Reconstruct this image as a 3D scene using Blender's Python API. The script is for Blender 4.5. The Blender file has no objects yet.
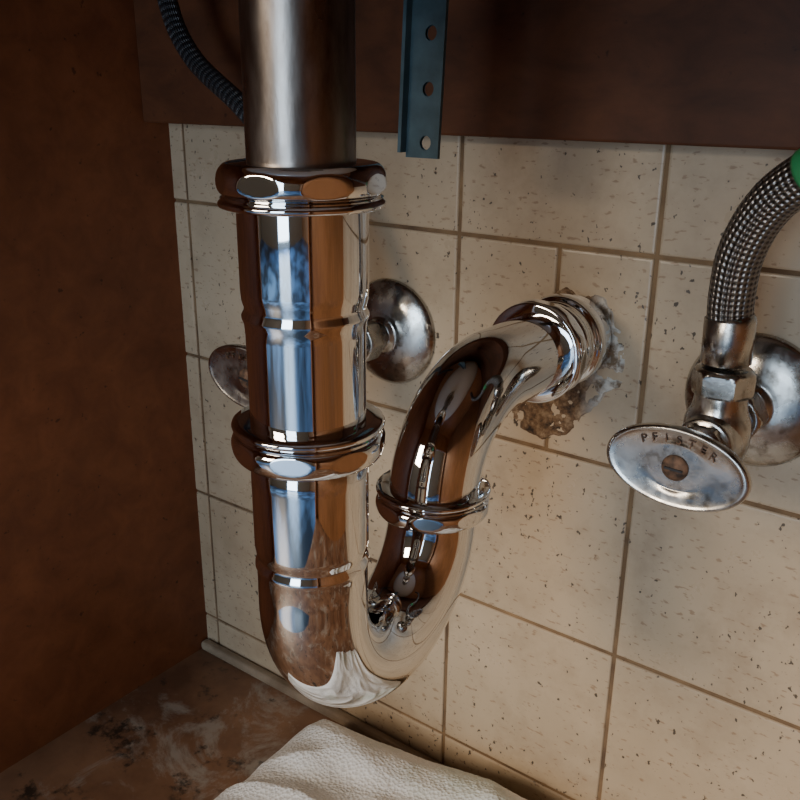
import bpy, math, random, bmesh
from mathutils import Vector, Matrix, noise
random.seed(4)
scene = bpy.context.scene
WY = 0.39       # tiled wall plane
FZ = -0.4236    # cabinet floor
LX = -0.4817    # left cabinet panel

# ---------------------------------------------------------------- materials
def mat(name, color=(.5,.5,.5), metal=0, rough=.5, coat=0, spec=.5):
    m = bpy.data.materials.new(name); m.use_nodes = True
    b = m.node_tree.nodes['Principled BSDF']
    b.inputs['Base Color'].default_value = (*color, 1)
    b.inputs['Metallic'].default_value = metal
    b.inputs['Roughness'].default_value = rough
    b.inputs['Coat Weight'].default_value = coat
    b.inputs['Specular IOR Level'].default_value = spec
    return m, m.node_tree.nodes, m.node_tree.links, b

def coords(N, L, scale=(1,1,1), out='Object'):
    tc = N.new('ShaderNodeTexCoord'); mp = N.new('ShaderNodeMapping')
    mp.inputs['Scale'].default_value = scale
    L.new(tc.outputs[out], mp.inputs['Vector'])
    return mp.outputs['Vector']

def nz(N, L, vec, scale, detail=4, rough=.55, dist=0):
    n = N.new('ShaderNodeTexNoise'); L.new(vec, n.inputs['Vector'])
    n.inputs['Scale'].default_value = scale; n.inputs['Detail'].default_value = detail
    n.inputs['Roughness'].default_value = rough; n.inputs['Distortion'].default_value = dist
    return n.outputs['Fac']

def ramp(N, L, fac, stops):
    r = N.new('ShaderNodeValToRGB'); L.new(fac, r.inputs['Fac'])
    e = r.color_ramp.elements
    while len(e) < len(stops): e.new(.5)
    for i, (p, c) in enumerate(stops):
        e[i].position = p
        e[i].color = (*c, 1) if hasattr(c, '__len__') else (c, c, c, 1)
    return r.outputs['Color']

def mix(N, L, fac, a, b, mode='MIX'):
    m = N.new('ShaderNodeMix'); m.data_type = 'RGBA'; m.blend_type = mode
    for sock, v in ((m.inputs['Factor'], fac), (m.inputs['A'], a), (m.inputs['B'], b)):
        if isinstance(v, (int, float)): sock.default_value = v
        elif isinstance(v, tuple): sock.default_value = (*v, 1)
        else: L.new(v, sock)
    return m.outputs['Result']

def bump(N, L, b, h, strength=.3, dist=.001):
    n = N.new('ShaderNodeBump'); n.inputs['Strength'].default_value = strength
    n.inputs['Distance'].default_value = dist
    L.new(h, n.inputs['Height']); L.new(n.outputs['Normal'], b.inputs['Normal'])

# chrome
chrome, N, L, B = mat('polished_chrome', (.76,.765,.77), 1, .05)
v = coords(N, L)
L.new(ramp(N, L, nz(N, L, v, 60, 5), [(.35,.02),(.75,.06)]), B.inputs['Roughness'])
bump(N, L, B, nz(N, L, v, 25, 1), .06, .002)
# aged chrome for valves
oldchrome, N, L, B = mat('aged_chrome', (.5,.48,.45), 1, .25)
v = coords(N, L)
L.new(ramp(N, L, nz(N, L, v, 130, 6), [(.32,(.20,.17,.14)),(.45,(.44,.42,.39)),(.8,(.56,.55,.52))]), B.inputs['Base Color'])
L.new(ramp(N, L, nz(N, L, v, 90, 6), [(.35,.38),(.6,.18)]), B.inputs['Roughness'])
bump(N, L, B, nz(N, L, v, 400, 3), .2, .0003)
# tailpiece tarnished
tarn, N, L, B = mat('tarnished_pipe_metal', (.4,.36,.32), 1, .3)
v = coords(N, L, (1,1,.35))
c1 = ramp(N, L, nz(N, L, v, 70, 6, .65), [(.3,(.10,.07,.05)),(.5,(.24,.205,.18)),(.75,(.32,.30,.28))])
L.new(c1, B.inputs['Base Color'])
L.new(ramp(N, L, nz(N, L, v, 120, 5), [(.3,.40),(.7,.24)]), B.inputs['Roughness'])
bump(N, L, B, nz(N, L, v, 300, 4), .2, .0004)
# rust
rust, N, L, B = mat('rust', (.10,.05,.03), .3, .7)
v = coords(N, L)
L.new(ramp(N, L, nz(N, L, v, 300, 5), [(.35,(.03,.018,.012)),(.65,(.17,.09,.05))]), B.inputs['Base Color'])
black, N, L, B = mat('slot_shade_black', (.012,.012,.013), 0, .5)
green, N, L, B = mat('green_plastic', (.03,.24,.08), 0, .4)

# varnished wood
def wood(name, dark, light, scale=(1,1,1), rough=.38, coat=.15, spec=.5):
    m, N, L, B = mat(name, light, 0, rough, coat, spec)
    v = coords(N, L, scale)
    g = nz(N, L, v, 18, 8, .65, .4)
    big = nz(N, L, coords(N, L), 5, 3)
    c = ramp(N, L, g, [(.3, dark), (.7, light)])
    c2 = mix(N, L, 1.0, c, ramp(N, L, big, [(.3,.7),(.7,1.1)]), 'MULTIPLY')
    sp = ramp(N, L, nz(N, L, coords(N, L), 160, 3), [(.27,.45),(.33,1.0)])
    c3 = mix(N, L, 1.0, c2, sp, 'MULTIPLY')
    L.new(c3, B.inputs['Base Color'])
    L.new(ramp(N, L, big, [(.3,rough-.08),(.7,rough+.15)]), B.inputs['Roughness'])
    bump(N, L, B, g, .15, .0006)
    return m
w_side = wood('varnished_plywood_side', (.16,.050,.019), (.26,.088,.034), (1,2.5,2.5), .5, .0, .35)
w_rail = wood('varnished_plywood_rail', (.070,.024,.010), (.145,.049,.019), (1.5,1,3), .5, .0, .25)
w_warm = wood('warm_wood', (.33,.145,.06), (.49,.23,.10), (6,6,1))

# tile
tile, N, L, B = mat('beige_glazed_tile', (.6,.5,.4), 0, .28)
v = coords(N, L)
base = ramp(N, L, nz(N, L, v, 9, 4), [(.3,(.40,.295,.19)),(.7,(.54,.415,.28))])
blot = nz(N, L, v, 35, 6, .65)
base = mix(N, L, ramp(N, L, blot, [(.48,0.),(.78,.6)]), base, (.30,.205,.12))
vd = coords(N, L, (1,1,2.2))
fl = nz(N, L, vd, 210, 2, .5)
flm = ramp(N, L, fl, [(.63,0.),(.70,.6)])
base = mix(N, L, flm, base, (.22,.12,.06))
f2 = nz(N, L, coords(N, L, (1.3,1,1)), 260, 2, .5)
dens = nz(N, L, v, 12, 2)
dm = N.new('ShaderNodeMath'); dm.operation = 'MULTIPLY_ADD'
L.new(dens, dm.inputs[0]); dm.inputs[1].default_value = .22; L.new(f2, dm.inputs[2])
base = mix(N, L, ramp(N, L, dm.outputs[0], [(.80,0.),(.83,.9)]), base, (.045,.03,.02))
L.new(base, B.inputs['Base Color'])
L.new(ramp(N, L, blot, [(.35,.27),(.75,.5)]), B.inputs['Roughness'])
bump(N, L, B, blot, .12, .0008)
grout, N, L, B = mat('brown_grout', (.25,.17,.10), 0, .9)
v = coords(N, L)
L.new(ramp(N, L, nz(N, L, v, 40, 5), [(.3,(.09,.050,.025)),(.7,(.27,.165,.08))]), B.inputs['Base Color'])
# plaster hole
plast, N, L, B = mat('crumbled_plaster', (.5,.45,.4), 0, .9)
v = coords(N, L)
sx = N.new('ShaderNodeSeparateXYZ'); L.new(v, sx.inputs[0])
mr = N.new('ShaderNodeMapRange'); L.new(sx.outputs['X'], mr.inputs['Value'])
mr.inputs['From Min'].default_value = -.176; mr.inputs['From Max'].default_value = -.164
mott = ramp(N, L, nz(N, L, v, 180, 6, .7), [(.35,(.035,.022,.014)),(.5,(.17,.095,.048)),(.72,(.42,.30,.18))])
wht = ramp(N, L, nz(N, L, v, 110, 6, .6), [(.38,(.18,.12,.07)),(.52,(.62,.57,.49))])
L.new(mix(N, L, mr.outputs['Result'], mott, wht), B.inputs['Base Color'])
bump(N, L, B, nz(N, L, v, 250, 6), .6, .0015)

# cabinet floor
flo, N, L, B = mat('stained_cabinet_floor', (.2,.1,.06), 0, .45)
v = coords(N, L)
base = ramp(N, L, nz(N, L, v, 14, 6, .6), [(.35,(.14,.065,.035)),(.65,(.31,.16,.085))])
base = mix(N, L, ramp(N, L, nz(N, L, v, 17, 8, .7, .6), [(.53,0.),(.63,.6)]), base, (.43,.39,.32))
base = mix(N, L, ramp(N, L, nz(N, L, v, 30, 8, .7), [(.57,0.),(.65,.9)]), base, (.025,.02,.015))
L.new(base, B.inputs['Base Color']); bump(N, L, B, nz(N, L, v, 60, 5), .3, .001)
# towel
tow, N, L, B = mat('white_terry_cloth', (.78,.76,.72), 0, .95)
v = coords(N, L)
tb = ramp(N, L, nz(N, L, v, 30, 5), [(.3,(.78,.77,.75)),(.65,(.91,.90,.88))])
tb = mix(N, L, ramp(N, L, nz(N, L, v, 11, 3), [(.54,0.),(.66,.45)]), tb, (.52,.62,.52))
L.new(tb, B.inputs['Base Color'])
vo = N.new('ShaderNodeTexVoronoi'); L.new(v, vo.inputs['Vector']); vo.inputs['Scale'].default_value = 480
bump(N, L, B, vo.outputs['Distance'], .6, .0012)
# steel strip
blu, N, L, B = mat('blue_grey_steel', (.10,.17,.21), .2, .45)
v = coords(N, L)
L.new(ramp(N, L, nz(N, L, v, 90, 5), [(.3,(.035,.068,.082)),(.7,(.07,.125,.15))]), B.inputs['Base Color'])
base_m, N, L, B = mat('tan_vinyl_trim', (.16,.14,.12), 0, .3)
v = coords(N, L)
L.new(ramp(N, L, nz(N, L, v, 40, 5), [(.3,(.16,.11,.07)),(.7,(.33,.25,.17))]), B.inputs['Base Color'])
# braided hose
def braid(name, c0, c1, nu=14, vs=900., metal=.9):
    m, N, L, B = mat(name, c1, metal, .35)
    tc = N.new('ShaderNodeTexCoord'); s = N.new('ShaderNodeSeparateXYZ'); L.new(tc.outputs['UV'], s.inputs[0])
    def M(op, a, b=0.):
        n = N.new('ShaderNodeMath'); n.operation = op
        for i, x in enumerate((a, b)):
            if isinstance(x, (int, float)): n.inputs[i].default_value = x
            else: L.new(x, n.inputs[i])
        return n.outputs[0]
    U = M('MULTIPLY', s.outputs['X'], 2*math.pi*nu); V = M('MULTIPLY', s.outputs['Y'], vs)
    a = M('SINE', M('ADD', U, V)); b = M('SINE', M('SUBTRACT', U, V))
    h = M('ADD', M('MULTIPLY', M('MULTIPLY', a, b), .5), .5)
    L.new(ramp(N, L, h, [(.2, c0), (.6, c1)]), B.inputs['Base Color'])
    bump(N, L, B, h, .8, .0012)
    return m
m_braid = braid('braided_steel', (.07,.06,.055), (.26,.24,.22), nu=12, vs=1300.)
m_braid_dark = braid('braided_dark', (.008,.008,.009), (.05,.05,.055), metal=.3)
paint, *_ = mat('room_wall_paint', (.34,.20,.10), 0, .8)
rfloor, N, L, B = mat('kitchen_floor', (.12,.22,.40), 0, .3)
v = coords(N, L); L.new(ramp(N, L, nz(N, L, v, 2.2, 5), [(.42,(.02,.04,.075)),(.6,(.11,.25,.50))]), B.inputs['Base Color'])  # blue with dark patches, put in so the chrome mirrors a cool daylight streak
ceil_m, *_ = mat('ceiling_paint', (.6,.57,.52), 0, .9)
white_m, *_ = mat('sink_enamel', (.62,.60,.56), 0, .25)
framem, *_ = mat('door_frame_paint', (.6,.6,.58), 0, .5)

# ---------------------------------------------------------------- mesh helpers
def mkobj(name, verts, faces, m, parent=None, smooth=True, uvs=None):
    me = bpy.data.meshes.new(name); me.from_pydata([tuple(p) for p in verts], [], faces); me.update()
    if uvs:
        uvl = me.uv_layers.new(name='UVMap')
        for poly in me.polygons:
            for k, li in enumerate(poly.loop_indices): uvl.data[li].uv = uvs[poly.index][k]
    me.materials.append(m)
    for p in me.polygons: p.use_smooth = smooth
    o = bpy.data.objects.new(name, me); scene.collection.objects.link(o)
    if parent: o.parent = parent
    return o
def empty(name):
    o = bpy.data.objects.new(name, None); o.empty_display_size = .02; scene.collection.objects.link(o); return o
def basis(d):
    d = Vector(d).normalized()
    a = Vector((0,0,1)) if abs(d.z) < .9 else Vector((1,0,0))
    x = a.cross(d).normalized(); return x, d.cross(x), d
def lathe(name, prof, org, axis, m, parent=None, n=96, flats=0, flat_r=0, fz=None, sc=(1,1), smooth=True, cap=True, ph=0.):
    x, y, d = basis(axis); org = Vector(org); V = []; F = []
    for (r, h) in prof:
        for i in range(n):
            t = 2*math.pi*i/n
            rr = r
            if flats and (fz is None or fz[0] <= h <= fz[1]):
                w = 2*math.pi/flats; q = ((t+ph) % w) - w/2
                rr = min(r, flat_r/math.cos(q))
            V.append(org + d*h + (x*math.cos(t)*sc[0] + y*math.sin(t)*sc[1])*rr)
    k = len(prof)
    for j in range(k-1):
        for i in range(n):
            a = j*n+i; b = j*n+(i+1) % n
            F.append((a, b, b+n, a+n))
    if cap:
        F.append(tuple(reversed(range(n)))); F.append(tuple(range((k-1)*n, k*n)))
    return mkobj(name, V, F, m, parent, smooth)
def fix(o, ang=35):
    me = o.data
    bm = bmesh.new(); bm.from_mesh(me); bmesh.ops.recalc_face_normals(bm, faces=bm.faces)
    for e in bm.edges:
        if len(e.link_faces) == 2 and e.calc_face_angle(0) > math.radians(ang): e.smooth = False
    bm.to_mesh(me); bm.free(); return o
def rprof(pts, k=2):
    for _ in range(k):
        q = [pts[0]]
        for a, b in zip(pts[:-1], pts[1:]):
            q.append((a[0]*.8+b[0]*.2, a[1]*.8+b[1]*.2)); q.append((a[0]*.2+b[0]*.8, a[1]*.2+b[1]*.8))
        q.append(pts[-1]); pts = q
    return pts
def sweep(name, path, m, parent=None, n=64, cap=True):
    P = [Vector(p) for p, r in path]; R = [r for p, r in path]
    T = [(P[min(i+1, len(P)-1)]-P[max(i-1, 0)]).normalized() for i in range(len(P))]
    x, y, _ = basis(T[0]); V = []; F = []; UV = []; ln = [0.]
    for i in range(1, len(P)): ln.append(ln[-1]+(P[i]-P[i-1]).length)
    for i in range(len(P)):
        x = (x-T[i]*x.dot(T[i])).normalized(); y = T[i].cross(x)
        for j in range(n):
            a = 2*math.pi*j/n; V.append(P[i]+(x*math.cos(a)+y*math.sin(a))*R[i])
    for i in range(len(P)-1):
        for j in range(n):
            j2 = (j+1) % n
            F.append((i*n+j, i*n+j2, (i+1)*n+j2, (i+1)*n+j))
            UV.append(((j/n, ln[i]), ((j+1)/n, ln[i]), ((j+1)/n, ln[i+1]), (j/n, ln[i+1])))
    if cap:
        F.append(tuple(reversed(range(n)))); UV.append(tuple((0,0) for _ in range(n)))
        F.append(tuple(range((len(P)-1)*n, len(P)*n))); UV.append(tuple((0,0) for _ in range(n)))
    return mkobj(name, V, F, m, parent, True, UV)
def catmull(pts, per=14):
    pts = [Vector(p) for p in pts]; pts = [2*pts[0]-pts[1]]+pts+[2*pts[-1]-pts[-2]]; out = []
    for i in range(1, len(pts)-2):
        a, b, c, d = pts[i-1:i+3]
        for k in range(per):
            t = k/per
            out.append(.5*((2*b)+(c-a)*t+(2*a-5*b+4*c-d)*t*t+(3*b-a-3*c+d)*t**3))
    out.append(pts[-2]); return out
def box(name, lo, hi, m, parent=None, bev=0.0):
    x0,y0,z0 = lo; x1,y1,z1 = hi
    V = [(x0,y0,z0),(x1,y0,z0),(x1,y1,z0),(x0,y1,z0),(x0,y0,z1),(x1,y0,z1),(x1,y1,z1),(x0,y1,z1)]
    F = [(3,2,1,0),(4,5,6,7),(0,1,5,4),(1,2,6,5),(2,3,7,6),(3,0,4,7)]
    o = mkobj(name, V, F, m, parent, False)
    if bev:
        b = o.modifiers.new('bev', 'BEVEL'); b.width = bev; b.segments = 3
    return o

# ---------------------------------------------------------------- tiled back wall
T = .108; G = .0011
gx = [-.4687-.108, -.4687, -.3607, -.2527, -.1447, -.0367, .0713, .1793, .2873, .3953]
gz = [.2535, .1455, .0375, -.0705, -.1785, -.2865, -.3945, -.5025]
wall = empty('wall_back')
box('grout_bed', (-.50, WY+.0007, -.44), (.32, WY+.02, .2536), grout, wall)
V = []; F = []
def addtile(x0, x1, z0, z1):
    x0 = max(x0, LX-.004); x1 = min(x1, .312); z0 = max(z0, -.43)
    if x1-x0 < .004 or z1-z0 < .004: return
    b = len(V); e = .0011
    x0 += G; x1 -= G; z0 += G; z1 -= G
    ry = random.uniform(-.00025, .00025)
    for (ins, y) in ((0, WY+.0012), (0, WY+.0003+ry), (e*.4, WY-.0002+ry), (e*1.2, WY-.0004+ry)):
        V.extend([(x0+ins,y,z0+ins),(x1-ins,y,z0+ins),(x1-ins,y,z1-ins),(x0+ins,y,z1-ins)])
    for k in range(3):
        for i in range(4):
            j = (i+1) % 4; F.append((b+k*4+i, b+k*4+j, b+k*4+4+j, b+k*4+4+i))
    F.append((b+12, b+13, b+14, b+15))
for i in range(len(gx)-1):
    for j in range(len(gz)-1):
        x0, x1, z1, z0 = gx[i], gx[i+1], gz[j], gz[j+1]
        if j == 3 and i in (3, 5):
            xm = (x0+x1)/2+.005; addtile(x0, xm, z0, z1); addtile(xm, x1, z0, z1)
        else: addtile(x0, x1, z0, z1)
mkobj('tiles', V, F, tile, wall, False)

# broken hole filler around waste outlet
out = [(-.157,-.108),(-.153,-.1323),(-.163,-.142),(-.173,-.155),(-.183,-.168),(-.196,-.173),(-.214,-.166),(-.220,-.153),(-.213,-.14),(-.209,-.12),(-.204,-.0995),(-.190,-.091),(-.1688,-.0935)]
c = Vector((-.184, -.124)); n = 160; V = []; F = []; K = 26
poly = [Vector(p) for p in out]
def ray_r(ang):
    d = Vector((math.cos(ang), math.sin(ang))); best = .03
    for a, b in zip(poly, poly[1:]+poly[:1]):
        e = b-a; den = d.x*e.y-d.y*e.x
        if abs(den) < 1e-9: continue
        w = a-c; t = (w.x*e.y-w.y*e.x)/den; s = (w.x*d.y-w.y*d.x)/den
        if t > 0 and 0 <= s <= 1: best = t
    return best
for k in range(K+1):
    f = .25+.75*k/K
    for i in range(n):
        a = 2*math.pi*i/n
        r = ray_r(a)*f*(1+.09*noise.noise(Vector((math.cos(a)*4, math.sin(a)*4, 1)))+.04*noise.noise(Vector((math.cos(a)*12, math.sin(a)*12, 5))))
        x = c.x+math.cos(a)*r; z = c.y+math.sin(a)*r
        h = .0006+.0024*noise.noise(Vector((x*150, 3, z*150)))+.0014*noise.noise(Vector((x*420, 7, z*420)))
        if k == K: h = -.0008
        V.append((x, WY-.0006-max(h, -.0006), z))
for k in range(K):
    for i in range(n):
        j = (i+1) % n; F.append((k*n+i, k*n+j, (k+1)*n+j, (k+1)*n+i))
fix(mkobj('crumbled_plaster_patch', V, F, plast, wall, True), 40)

# ---------------------------------------------------------------- cabinet
FRONT = -.17
box('wall_left', (LX-.018, FRONT, FZ-.018), (LX, WY+.02, .26), w_side)
box('wall_right', (.31, FRONT, FZ-.018), (.328, WY+.02, .26), w_warm)
box('floor', (LX, FRONT, FZ-.018), (.31, WY+.0005, FZ), flo)
box('ceiling', (LX-.018, FRONT, .26), (.328, WY+.02, .285), w_warm)
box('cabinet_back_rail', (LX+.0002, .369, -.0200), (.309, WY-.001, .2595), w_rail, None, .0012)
box('baseboard_back', (LX+.0002, WY-.009, FZ), (.309, WY-.0008, FZ+.008), base_m, None, .003)
ff = empty('cabinet_face_frame')
box('stile_left', (LX-.018, FRONT-.019, FZ-.018), (LX+.03, FRONT-.0002, .285), w_warm, ff, .002)
box('stile_right', (.28, FRONT-.019, FZ-.018), (.328, FRONT-.0002, .285), w_warm, ff, .002)
box('top_rail', (LX+.03, FRONT-.019, .12), (.28, FRONT-.0002, .285), w_warm, ff, .002)

# ---------------------------------------------------------------- p-trap
trap = empty('p_trap')
X1, Y1, X2, Y2 = -.1738, .186, -.1810, .266
upper = [(.0186,-.0215),(.0189,-.024),(.0189,-.0545),(.0187,-.0575),(.0181,-.0595),(.0181,-.0605),(.0189,-.0620),(.0189,-.0628),(.0183,-.0645),(.0180,-.068),(.0178,-.115)]
fix(lathe('upper_tube', [(r, z) for r, z in reversed(upper)], (X1, Y1, 0), (0,0,1), chrome, trap, 128), 80)
def nut(name, org, axis, flip=False, r=.0242, hgt=.0120, ph=0., m=chrome, par=None, bore=.019):
    s = r/.0242
    p = [(bore,.0),(.0230*s,.0),(.0237*s,.0004),(.0239*s,.0010),(.0237*s,.0017),(.0231*s,.0022),(.0228*s,.0025),(.0231*s,.0029)]
    q = 18
    for i in range(q+1):
        a = -math.pi*.36+(i/q)*math.pi*.83
        p.append(((.0205+.0037*math.cos(a))*s, .0032+.0034+(hgt-.0066)*.98*math.sin(a) if a > 0 else .0066+.0036*math.sin(a)))
    p += [(.0195*s, hgt), (bore, hgt+.0002)]
    ax = Vector(axis).normalized()
    if flip: org = Vector(org)+ax*hgt; ax = -ax
    return fix(lathe(name, p, org, ax, m, par or trap, 192, 8, .0233*s, (.0028, hgt-.0008), ph=ph), 60)
nut('top_slip_nut', (X1, Y1, -.0310), (0,0,1), ph=.16, hgt=.0124, bore=.0158)
nut('joint_slip_nut', (X1, Y1, -.1078), (0,0,1), flip=True, ph=.12, r=.0240, hgt=.0124)
nut('riser_slip_nut', (X2, Y2, -.1615), (0,0,1), flip=True, ph=.1, r=.0236)
path = []
ZC = -.1600; RB = (Y2-Y1)/2
zs = [(-.101,.0183),(-.115,.0185),(-.1375,.0185),(-.1400,.0182),(-.1415,.0176),(-.1425,.0176),(-.1440,.0185),(-.1450,.0186),(-.1465,.0181),(-.1550,.0181),(-.1580,.0181)]
for z, r in zs: path.append((Vector((X1, Y1, z)), r))
M = 56
for i in range(M+1):
    a = math.pi*i/M
    y = (Y1+Y2)/2-RB*math.cos(a); z = ZC-RB*math.sin(a)
    x = X1+(X2-X1)*(y-Y1)/(Y2-Y1); path.append((Vector((x, y, z)), .0181))
path.append((Vector((X2, Y2, -.150)), .0181))
sweep('j_bend', path, chrome, trap, 128)
path = [(Vector((X2, Y2, -.172)), .0176), (Vector((X2, Y2, -.166)), .0176), (Vector((X2, Y2, -.160)), .0182)]
RE = .046; ZT = -.113
for i in range(41):
    a = math.pi/2*i/40
    path.append((Vector((X2-.001*i/40, Y2+RE-RE*math.cos(a), (ZT-RE)+RE*math.sin(a))), .0183))
path.append((Vector((X2-.001, .345, ZT)), .0183)); path.append((Vector((X2-.001, WY, ZT)), .0183))
sweep('trap_arm', path, chrome, trap, 128)
nut('wall_slip_nut', (X2-.001, .3570, ZT), (0,-1,0), flip=True, r=.0240, ph=.3, bore=.0187, hgt=.0125)
fix(lathe('wall_sleeve', rprof([(.0185,.0),(.0205,.0),(.0205,.008),(.0218,.009),(.0226,.011),(.0226,.015),(.0218,.017),(.0196,.018),(.0192,.0225),(.0205,.0235),(.0205,.0255),(.0195,.027),(.0185,.032)]), (X2-.001, WY-.002, ZT), (0,-1,0), chrome, trap, 96), 60)

# ---------------------------------------------------------------- tailpiece + sink
tail = empty('drain_tailpiece')
fix(lathe('tail_tube', [(.0154,-.05),(.0154,.078)], (X1, Y1, 0), (0,0,1), tarn, tail, 96))
fix(lathe('drain_flange_nut', rprof([(.016,0),(.030,0),(.030,.010),(.020,.014),(.020,.02)]), (X1, Y1, .074), (0,0,1), tarn, tail, 64, 6, .027))
sink = empty('sink_basin')
p = []
for i in range(25):
    a = math.pi/2*i/24
    p.append((.019+.165*math.sin(a)**.7, .095+.16*(1-math.cos(a))**1.1))
fix(lathe('bowl', p, (X1, Y1, 0), (0,0,1), white_m, sink, 96, cap=False, sc=(1,1)), 60)

# ---------------------------------------------------------------- valves
YB = .343
def valve(name, x, z, yh, rot=0.):
    e = empty(name); yb = YB
    fix(lathe('escutcheon', rprof([(.0085,.0),(.0308,.0),(.0310,.0012),(.0295,.0035),(.022,.0075),(.0135,.0098),(.0105,.0100),(.0085,.0125)]), (x, WY-.0006, z), (0,-1,0), oldchrome, e, 96), 60)
    fix(lathe('inlet_stub', [(.0078,0),(.0078,.045)], (x, WY-.004, z), (0,-1,0), oldchrome, e, 48))
    fix(lathe('compression_nut', rprof([(.0075,0),(.0115,0),(.0118,.002),(.0118,.010),(.0100,.0118),(.0075,.0118)]), (x, WY-.020, z), (0,-1,0), oldchrome, e, 96, 6, .0104), 30)
    fix(lathe('valve_body', rprof([(.006,-.0150),(.0098,-.0145),(.0112,-.009),(.0128,-.004),(.0132,.002),(.0128,.007),(.0105,.012),(.0098,.019),(.0090,.0200),(.006,.0205)]), (x, yb-.006, z), (0,0,1), oldchrome, e, 64), 60)
    fix(lathe('body_barrel', rprof([(.006,-.013),(.0098,-.0125),(.0118,-.006),(.0125,.004),(.0112,.010),(.0112,.016),(.0088,.0165),(.0088,.02)]), (x, yb-.006, z), (0,-1,0), oldchrome, e, 64), 60)
    fix(lathe('outlet_nut', rprof([(.006,0),(.0112,0),(.0120,.0012),(.0120,.0085),(.0108,.010),(.0098,.0108),(.006,.011)]), (x, yb-.006, z+.0175), (0,0,1), oldchrome, e, 96, 6, .0104, (.0008,.0095), ph=.4), 30)
    fix(lathe('packing_nut', rprof([(.004,0),(.0098,0),(.0100,.001),(.0100,.005),(.0075,.0065),(.0055,.007)]), (x, yb-.0225, z), (0,-1,0), oldchrome, e, 96, 6, .0088, (.0005,.0045)), 30)
    L_ = yb-.028-(yh+.009)
    fix(lathe('stem', [(.0048,0),(.0048,max(L_, .004)+.003)], (x, yb-.026, z), (0,-1,0), oldchrome, e, 32))
    h = empty('handle'); h.parent = e; h.location = (x-.001, yh+.004, z); h.rotation_euler = (0, rot, 0)
    pr = rprof([(.0055,-.0150),(.0072,-.0140),(.0085,-.0090),(.0150,-.0045),(.0225,-.0025),(.0262,-.0008),(.0270,.0012),(.0266,.0034),(.0252,.0040),(.0235,.0034),(.0120,.0024),(.0065,.0026),(.002,.0026)])
    o = fix(lathe('oval_plate', pr, (0,0,0), (0,-1,0), oldchrome, h, 96, sc=(1,1)), 60)
    for v_ in o.data.vertices:
        r = math.hypot(v_.co.x, v_.co.z)
        k = 1-.42*min(1, max(0, (r-.006)/.010)); v_.co.z *= k
    fix(lathe('handle_screw', rprof([(.001,0),(.0050,0),(.0050,.0008),(.0036,.0018),(.0008,.0022)]), (0,-.0024,0), (0,-1,0), rust, h, 40), 60)
    box('screw_slot', (-.0033,-.0050,-.0004), (.0033,-.0040,.0004), black, h)  # raised black bar painting the shade inside the slot
    txt = 'PFISTER'
    for i, ch in enumerate(txt):
        cu = bpy.data.curves.new('letter', 'FONT'); cu.body = ch; cu.size = .0046; cu.extrude = .0002
        cu.align_x = 'CENTER'; cu.align_y = 'CENTER'; cu.materials.append(rust)
        t = math.radians(90+(3-i)*14)
        lo = bpy.data.objects.new('letter_%d' % i, cu); scene.collection.objects.link(lo); lo.parent = h
        lo.location = (math.cos(t)*.0190, -.0034, math.sin(t)*.0190*.58)
        lo.rotation_euler = (math.pi/2, -(t-math.pi/2)*.5, 0)
    return e
v1 = valve('shutoff_valve', -.0930, -.1285, .293, rot=.04)
v2 = valve('shutoff_valve', -.2970, -.1310, .275, rot=.1)

# hoses
hose = empty('braided_supply_hose')
YO = YB-.006
pts = catmull([(-.0930,YO,-.094),(-.0935,YO,-.084),(-.0940,YO-.001,-.072),(-.0920,.333,-.0551),(-.0855,.330,-.0398),(-.0755,.326,-.0285),(-.057,.32,-.017),(-.02,.31,.000),(.02,.29,.045),(.04,.27,.10),(.04,.26,.18)], 14)
sweep('hose_body', [(p, .0085) for p in pts], m_braid, hose, 48)
sweep('crimp_ferrule', [(p, r) for p, r in zip([Vector((-.0930,YO,-.0988)), Vector((-.0931,YO,-.0980)), Vector((-.0935,YO,-.081)), Vector((-.0937,YO,-.080))], (.0088,.0096,.0096,.0088))], oldchrome, hose, 48)
i0 = 14*5+4
sweep('green_clip', [(pts[i], .0092 if i not in (i0, i0+9) else .0087) for i in range(i0, i0+10)], green, hose, 32)
hose2 = empty('braided_supply_hose')
pts = catmull([(-.2970,YO,-.1005),(-.297,YO,-.085),(-.312,.335,-.055),(-.332,.333,-.026),(-.350,.33,-.0073),(-.383,.33,.0147),(-.400,.33,.040),(-.404,.33,.075),(-.39,.32,.14),(-.37,.31,.22)], 14)
sweep('hose_body', [(p, .0052) for p in pts], m_braid_dark, hose2, 40)

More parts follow.
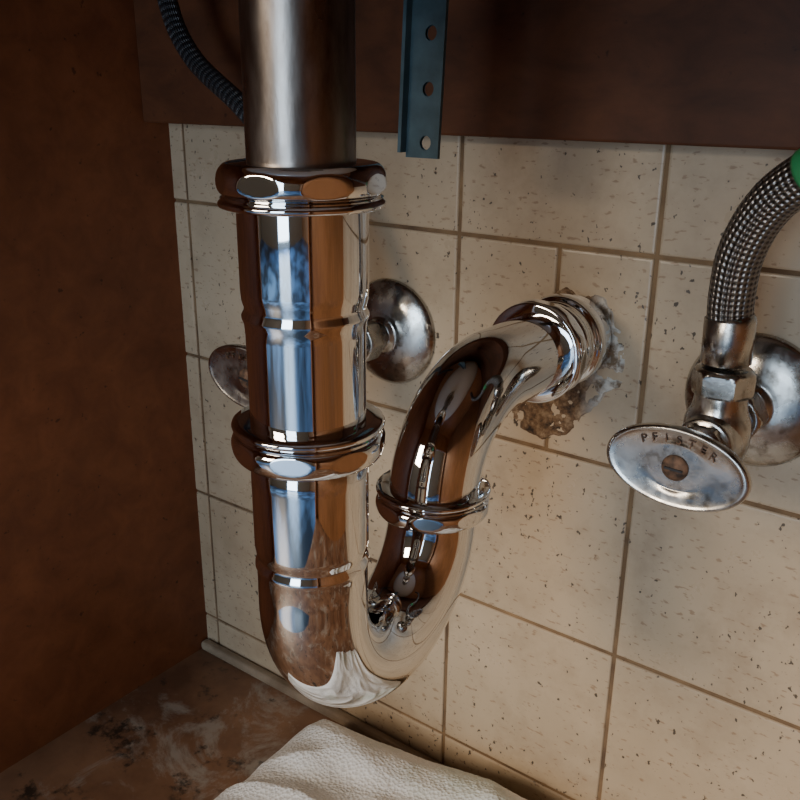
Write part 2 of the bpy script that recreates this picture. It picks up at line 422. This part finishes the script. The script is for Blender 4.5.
# ---------------------------------------------------------------- perforated L strip
strip = empty('perforated_steel_strip')
def strip_mesh():
    x0, x1 = -.2200, -.2045; zb = -.0255; yy = .300; th = .0016
    holes = [(-.0195+.0205*i) for i in range(13)]
    V = []; F = []; hx = -.2105; hr = .0028; hw = .0030
    n = 16
    def v(x, z, y): V.append((x, y, z)); return len(V)-1
    for side in (yy, yy+th):
        for hz in holes:
            a = zb if hz == holes[0] else hz-.007
            b = hz+.007
            sq = []; ci = []
            for i in range(n):
                t = 2*math.pi*(i+.5)/n
                ci.append(v(hx+math.cos(t)*hw*.9, hz+math.sin(t)*hr, side))
                cx, cz = math.cos(t), math.sin(t); s = max(abs(cx), abs(cz)); px, pz = cx/s, cz/s
                X = hx+px*(x1-hx if px > 0 else hx-x0); Z = hz+pz*(b-hz if pz > 0 else hz-a)
                sq.append(v(X, Z, side))
            for i in range(n):
                j = (i+1) % n
                F.append((ci[i], sq[i], sq[j], ci[j]))
            for (sxn, szn, X, Z) in ((1,1,x1,b),(-1,1,x0,b),(-1,-1,x0,a),(1,-1,x1,a)):
                k = v(X, Z, side)
                idx = {(1,1):1,(-1,1):5,(-1,-1):9,(1,-1):13}[(sxn, szn)]
                F.append((sq[idx], k, sq[idx+1]))
            nxt = hz+.0205-.007
            if hz != holes[-1]:
                F.append((v(x0,b,side), v(x1,b,side), v(x1,nxt,side), v(x0,nxt,side)))
    return V, F
V, F = strip_mesh()
face = mkobj('perforated_face', V, F, blu, strip, False)
fl_ = box('side_flange', (-.2216, .2962, -.0235), (-.2200, .3016, .2595), blu, strip)
ed_ = box('edge_right', (-.2045, .3000, -.0255), (-.2041, .3016, .2330), blu, strip)
for o in (face, fl_, ed_):          # strip hangs slightly out of plumb
    for v_ in o.data.vertices: v_.co.x += (v_.co.z+.0255)*.045-.0018

# ---------------------------------------------------------------- cloth
def cloth(name, cx, cy, hx, hy, rot, H, m, seed, nx=230, ny=160, fold=1., fine=.0006):
    V = []; F = []
    ca, sa = math.cos(rot), math.sin(rot)
    for j in range(ny+1):
        for i in range(nx+1):
            u = -1+2*i/nx; w = -1+2*j/ny
            x = u*math.sqrt(1-.16*w*w); y = w*math.sqrt(1-.16*u*u)
            wob = 1+.05*noise.noise(Vector((x*1.8+seed, y*1.8, 2)))
            e = max(abs(u), abs(w))
            prof = (max(0., 1-e**6))**.45
            px = x*hx*wob; py = y*hy*wob
            f = noise.noise(Vector((x*1.3+seed, y*1.6, seed)))*.16 - abs(noise.noise(Vector((x*1.5+y*1.2+seed, y*2.6-x*1.2, 4+seed))))*.35*fold + .04*noise.noise(Vector((x*8, y*8, seed)))
            z = FZ+.0006+prof*H*(1+f)+ fine*noise.noise(Vector((px*500, py*500, seed)))*prof
            if e > .985: px *= .992; py *= .992
            Yw = cy+px*sa+py*ca
            lim = WY-.0105
            if Yw > lim-.006: Yw = lim-.006*math.exp(-(Yw-lim+.006)/.006)
            V.append((cx+px*ca-py*sa, Yw, max(z, FZ+.0004)))
    for j in range(ny):
        for i in range(nx):
            a = j*(nx+1)+i; F.append((a, a+1, a+nx+2, a+nx+1))
    return fix(mkobj(name, V, F, m, None, True), 170)
cloth('white_towel', -.135, .268, .205, .116, .09, .052, tow, 1.3)

# ---------------------------------------------------------------- kitchen behind the camera
RZ = -.52
box('floor_kitchen', (-2.2, -3.0, RZ-.05), (2.6, FRONT-.019, RZ), rfloor)
box('ceiling_kitchen', (-2.2, -3.0, 1.9), (2.6, FRONT, 1.95), ceil_m)
wf = empty('wall_front')
DX0, DX1, DZ1 = -.25, .95, 1.45
box('wall_section_a', (-2.2, -3.05, RZ), (DX0, -3.0, 1.9), paint, wf)
box('wall_section_b', (DX1, -3.05, RZ), (2.6, -3.0, 1.9), paint, wf)
box('wall_section_c', (DX0, -3.05, DZ1), (DX1, -3.0, 1.9), paint, wf)
box('wall_kitchen_left', (-2.25, -3.05, RZ), (-2.2, FRONT, 1.9), paint)
box('wall_kitchen_right', (2.6, -3.05, RZ), (2.65, FRONT, 1.9), w_warm)
d = empty('door_1')
for nme, lo, hi in (('jamb_a', (DX0,-3.04,RZ), (DX0+.06,-2.98,DZ1)), ('jamb_b', (DX1-.06,-3.04,RZ), (DX1,-2.98,DZ1)), ('head', (DX0,-3.04,DZ1-.06), (DX1,-2.98,DZ1)), ('mid_rail', (DX0,-3.04,.35), (DX1,-2.98,.43))):
    box(nme, lo, hi, framem, d)
box('terrace_ground', (-3, -6, RZ-.06), (3.5, -3.06, RZ-.02), ceil_m)

def area(name, loc, target, sx, sy, power, color):
    l = bpy.data.lights.new(name, 'AREA'); l.shape = 'RECTANGLE'; l.size = sx; l.size_y = sy; l.energy = power; l.color = color
    o = bpy.data.objects.new(name, l); scene.collection.objects.link(o); o.location = loc
    o.rotation_euler = (Vector(target)-Vector(loc)).to_track_quat('-Z', 'Y').to_euler(); return o
area('daylight_at_door', (.35, -2.97, .45), (.30, 0, .3), 1.05, 1.8, 50, (.66,.83,1.0))
area('warm_key_light', (-.8, -1.8, .75), (.05, .3, -.2), .8, .7, 46, (1.0,.85,.67))  # added unseen source, lights the right panel and tiles with a warm tone

w = bpy.data.worlds.new('sky'); scene.world = w; w.use_nodes = True
bg = w.node_tree.nodes['Background']; bg.inputs['Color'].default_value = (.45,.68,1,1); bg.inputs['Strength'].default_value = 1.0

# ---------------------------------------------------------------- camera
cam = bpy.data.cameras.new('camera'); co = bpy.data.objects.new('camera', cam); scene.collection.objects.link(co)
rows = [(.8005,-.2066,.5636),(.6002,.2617,-.7565),(.0088,.9428,.3332)]
m3 = Matrix(rows)
co.matrix_world = m3.to_quaternion().normalized().to_matrix().to_4x4()
cam.sensor_width = 36; cam.lens = 873/800*36; cam.clip_start = .01
scene.camera = co

# put the cabinet floor at z = 0
for o in list(scene.objects):
    if o.parent is None: o.location.z += -FZ
